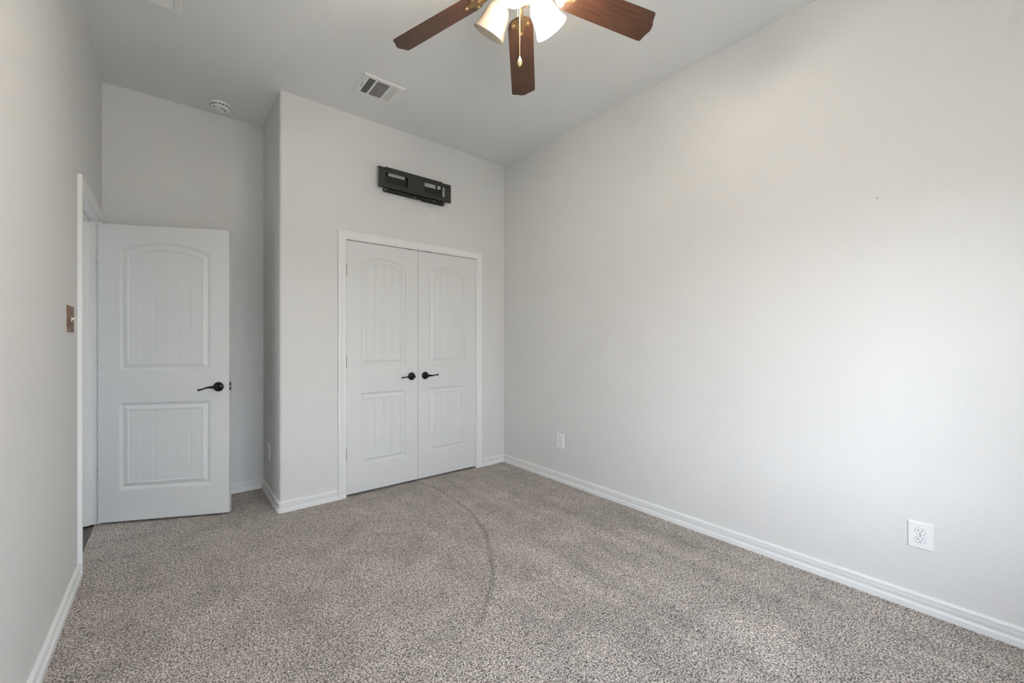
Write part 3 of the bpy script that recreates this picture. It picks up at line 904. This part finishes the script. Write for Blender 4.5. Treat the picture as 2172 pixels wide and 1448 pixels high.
TH0 = 0.759
bl = {-1: (0.299, 0.202, 0.010), 0: (0.192, 0.204, -0.009), 1: (0.304, 0.170, -0.001), 2: (0.26, 0.19, 0), 3: (0.26, 0.19, 0)}
BR, BW0, BW1, BT = 0.66, 0.127, 0.139, 0.0055
def blade_mesh():
    """local: +x outwards, y across, z up; origin at hub height"""
    bm = bmesh.new()
    out = []
    xi = 0.185
    hw0, hw1 = BW0 / 2, BW1 / 2
    # right side from root to tip, tip, left side back
    half = [(xi, 0.012), (xi + 0.004, 0.032), (xi + 0.014, 0.048), (xi + 0.030, hw0 - 0.006), (xi + 0.050, hw0), (BR - 0.045, hw1 - 0.0005)]
    tip = [(BR - 0.018, hw1), (BR - 0.010, hw1 - 0.002), (BR - 0.006, hw1 - 0.008), (BR - 0.006, hw1 - 0.016), (BR - 0.0045, hw1 - 0.026), (BR + 0.001, hw1 - 0.038), (BR + 0.008, 0.020), (BR + 0.0105, 0.010), (BR + 0.0115, 0.0)]
    side = half + tip
    out = side + [(x, -y) for x, y in reversed(side[:-1])]
    lo_ = [bm.verts.new((x, y, -BT / 2)) for x, y in out]
    hi_ = [bm.verts.new((x, y, BT / 2)) for x, y in out]
    n = len(out)
    for i in range(n):
        j = (i + 1) % n
        bm.faces.new((lo_[i], lo_[j], hi_[j], hi_[i]))
    f0 = bm.faces.new(lo_); f1 = bm.faces.new(hi_)
    ed = [e_ for e_ in bm.edges if abs(e_.verts[0].co.z - e_.verts[1].co.z) < 1e-6]
    bmesh.ops.bevel(bm, geom=ed, offset=0.0014, segments=2, affect='EDGES')
    return bm
def iron_mesh():
    bm = bmesh.new()
    # arm from motor to the blade, with a flat shaped plate below the blade
    tube(bm, [(0.085, 0, 0.012), (0.12, 0, 0.004), (0.155, 0, -0.008), (0.185, 0, -0.0095), (0.205, 0, -0.0085)], [0.016, 0.012, 0.011, 0.012, 0.010], 12, 1.25)
    pl = [(0.185, -0.016), (0.200, -0.044), (0.222, -0.050), (0.236, -0.040), (0.232, -0.022), (0.250, -0.014), (0.270, -0.016), (0.284, 0.0)]
    pl = pl + [(x, -y) for x, y in reversed(pl[:-1])]
    a = [bm.verts.new((x, y, -0.0075)) for x, y in pl]; b = [bm.verts.new((x, y, -BT / 2 - 0.0002)) for x, y in pl]
    n = len(pl)
    for i in range(n): bm.faces.new((a[i], a[(i + 1) % n], b[(i + 1) % n], b[i]))
    bm.faces.new(a); bm.faces.new(b)
    return bm
def screw_mesh():
    bm = bmesh.new()
    lathe(bm, [(0.006, -0.0075), (0.0055, -0.0095), (0.002, -0.0108)], None, 12)
    return bm
bmsh = bsm = bsc = None
for k in (-1, 0, 1, 2, 3):
    ph, dr, dt = bl[k]
    th = TH0 + math.radians(72) * k + dt
    a = Vector((math.sin(th), math.cos(th), -dr)).normalized()
    l = Vector((math.cos(th) * math.cos(ph), -math.sin(th) * math.cos(ph), math.sin(ph)))
    y_ = -l
    y_ = (y_ - a * y_.dot(a)).normalized()
    z_ = a.cross(y_)
    Mx = Matrix((a, y_, z_)).transposed().to_4x4()
    Mx.translation = Vector((0, 0, 2.851 - CZ))
    if bmsh is None:
        o = obj('fan_blade', blade_mesh(), M_blade, fan)
        bmsh = o.data
        br = obj('blade_bracket', iron_mesh(), M_brass, o, smooth=35); bsm = br.data
        for x, y in ((0.218, -0.036), (0.218, 0.036), (0.268, 0.0)):
            obj('screw', screw_mesh(), M_chain, o, smooth=35, loc=(x, y, 0))
        first = o
    else:
        o = first.copy(); COL.objects.link(o); o.parent = fan
        for ch in list(first.children):
            c = ch.copy(); COL.objects.link(c); c.parent = o
    o.matrix_local = Mx

# lamp shades: direction "away from camera" is rotated with the view
away = Vector((math.sin(YAW), math.cos(YAW), 0)); rightv = Vector((math.cos(YAW), -math.sin(YAW), 0))
SH = [(0.0265, 0.0), (0.0290, 0.004), (0.0345, 0.014), (0.0460, 0.030), (0.0535, 0.046), (0.0575, 0.064), (0.0600, 0.084), (0.0635, 0.104), (0.0700, 0.124), (0.0755, 0.138), (0.0770, 0.144)]
for beta, lit, pw in ((66.5, True, 0.35), (-53.5, False, 0.02), (186.5, True, 1.6)):
    b_ = math.radians(beta)
    hdir = away * math.cos(b_) + rightv * math.sin(b_)
    al = math.radians(36)
    axis = hdir * math.sin(al) + Vector((0, 0, -1)) * math.cos(al)
    neck = hdir * 0.085 + Vector((0, 0, 2.785 - CZ))
    q = axis.to_track_quat('Z', 'Y').to_matrix().to_4x4(); q.translation = neck
    bm = bmesh.new()
    inner = [(r - 0.0028, z) for r, z in SH]
    lathe(bm, SH + [(0.0758, 0.1445)] + inner[::-1], None, 40, caps=False)
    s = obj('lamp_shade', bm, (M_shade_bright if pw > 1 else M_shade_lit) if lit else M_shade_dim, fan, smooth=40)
    s.matrix_local = q
    finish(s, label='brightly lit white glass shade' if lit else 'dimmer cream marbled glass shade')
    bm = bmesh.new()
    lathe(bm, [(0.0305, 0.010), (0.0310, -0.004), (0.0270, -0.014), (0.0180, -0.022), (0.0130, -0.030)], None, 28)
    hd = obj('shade_holder', bm, M_brass, s, smooth=40)
    bm = bmesh.new()
    lathe(bm, [(0.012, 0.0), (0.013, 0.020), (0.017, 0.034), (0.026, 0.055), (0.029, 0.070), (0.026, 0.086), (0.015, 0.098), (0.001, 0.101)], None, 24)
    me_ = bpy.data.materials.new('bulb_glow'); me_.use_nodes = True
    nt = me_.node_tree; nt.nodes.clear(); oo = N(me_, 'ShaderNodeOutputMaterial'); ee = N(me_, 'ShaderNodeEmission')
    ee.inputs['Color'].default_value = (1, 0.80, 0.55, 1); ee.inputs['Strength'].default_value = 25.0 if lit else 0.2
    L(me_, ee.outputs[0], oo.inputs[0])
    obj('light_bulb', bm, me_, s, smooth=40)
    bm = bmesh.new()     # arm from fitter to holder
    p0 = hdir * 0.045 + Vector((0, 0, 2.800 - CZ)); p2 = neck - axis * 0.026
    tube(bm, [p0, (p0 + p2) / 2 + Vector((0, 0, 0.010)), p2, neck - axis * 0.018], [0.012, 0.011, 0.012, 0.013], 12)
    obj('lamp_arm', bm, M_brass, fan, smooth=40)
    ld = bpy.data.lights.new('bulb', 'POINT'); ld.energy = BULB_W * pw
    ld.color = (1.0, 0.92, 0.82); ld.shadow_soft_size = 0.035
    lo_ = bpy.data.objects.new('bulb', ld); COL.objects.link(lo_); lo_.parent = fan
    lo_.location = neck + axis * 0.115

def chain(px, py, ztop, zbot, knob):
    n = int((ztop - zbot) / 0.0045)
    bm = bmesh.new()
    tube(bm, [(px, py, ztop), (px, py, zbot)], 0.0011, 8)
    for k in range(n):
        bmesh.ops.create_icosphere(bm, subdivisions=1, radius=0.0019, matrix=Matrix.Translation((px, py, ztop - 0.0045 * (k + 0.5))))
    o = obj('pull_chain', bm, M_chain, fan)
    if knob:
        bm = bmesh.new()
        lathe(bm, [(0.0015, 0), (0.0030, -0.003), (0.0060, -0.012), (0.0100, -0.024), (0.0110, -0.030), (0.0095, -0.036), (0.0050, -0.040), (0.0035, -0.042), (0.0030, -0.0445)], None, 24)
        k_ = obj('chain_knob', bm, M_chain, o, smooth=40); k_.location = (px, py, zbot)
    return o
c1 = rightv * 0.006 - away * 0.045
chain(c1.x, c1.y, -0.290, 2.467 - CZ, True)
c2 = rightv * -0.002 - away * 0.030
chain(c2.x, c2.y, -0.300, 2.650 - CZ, False)
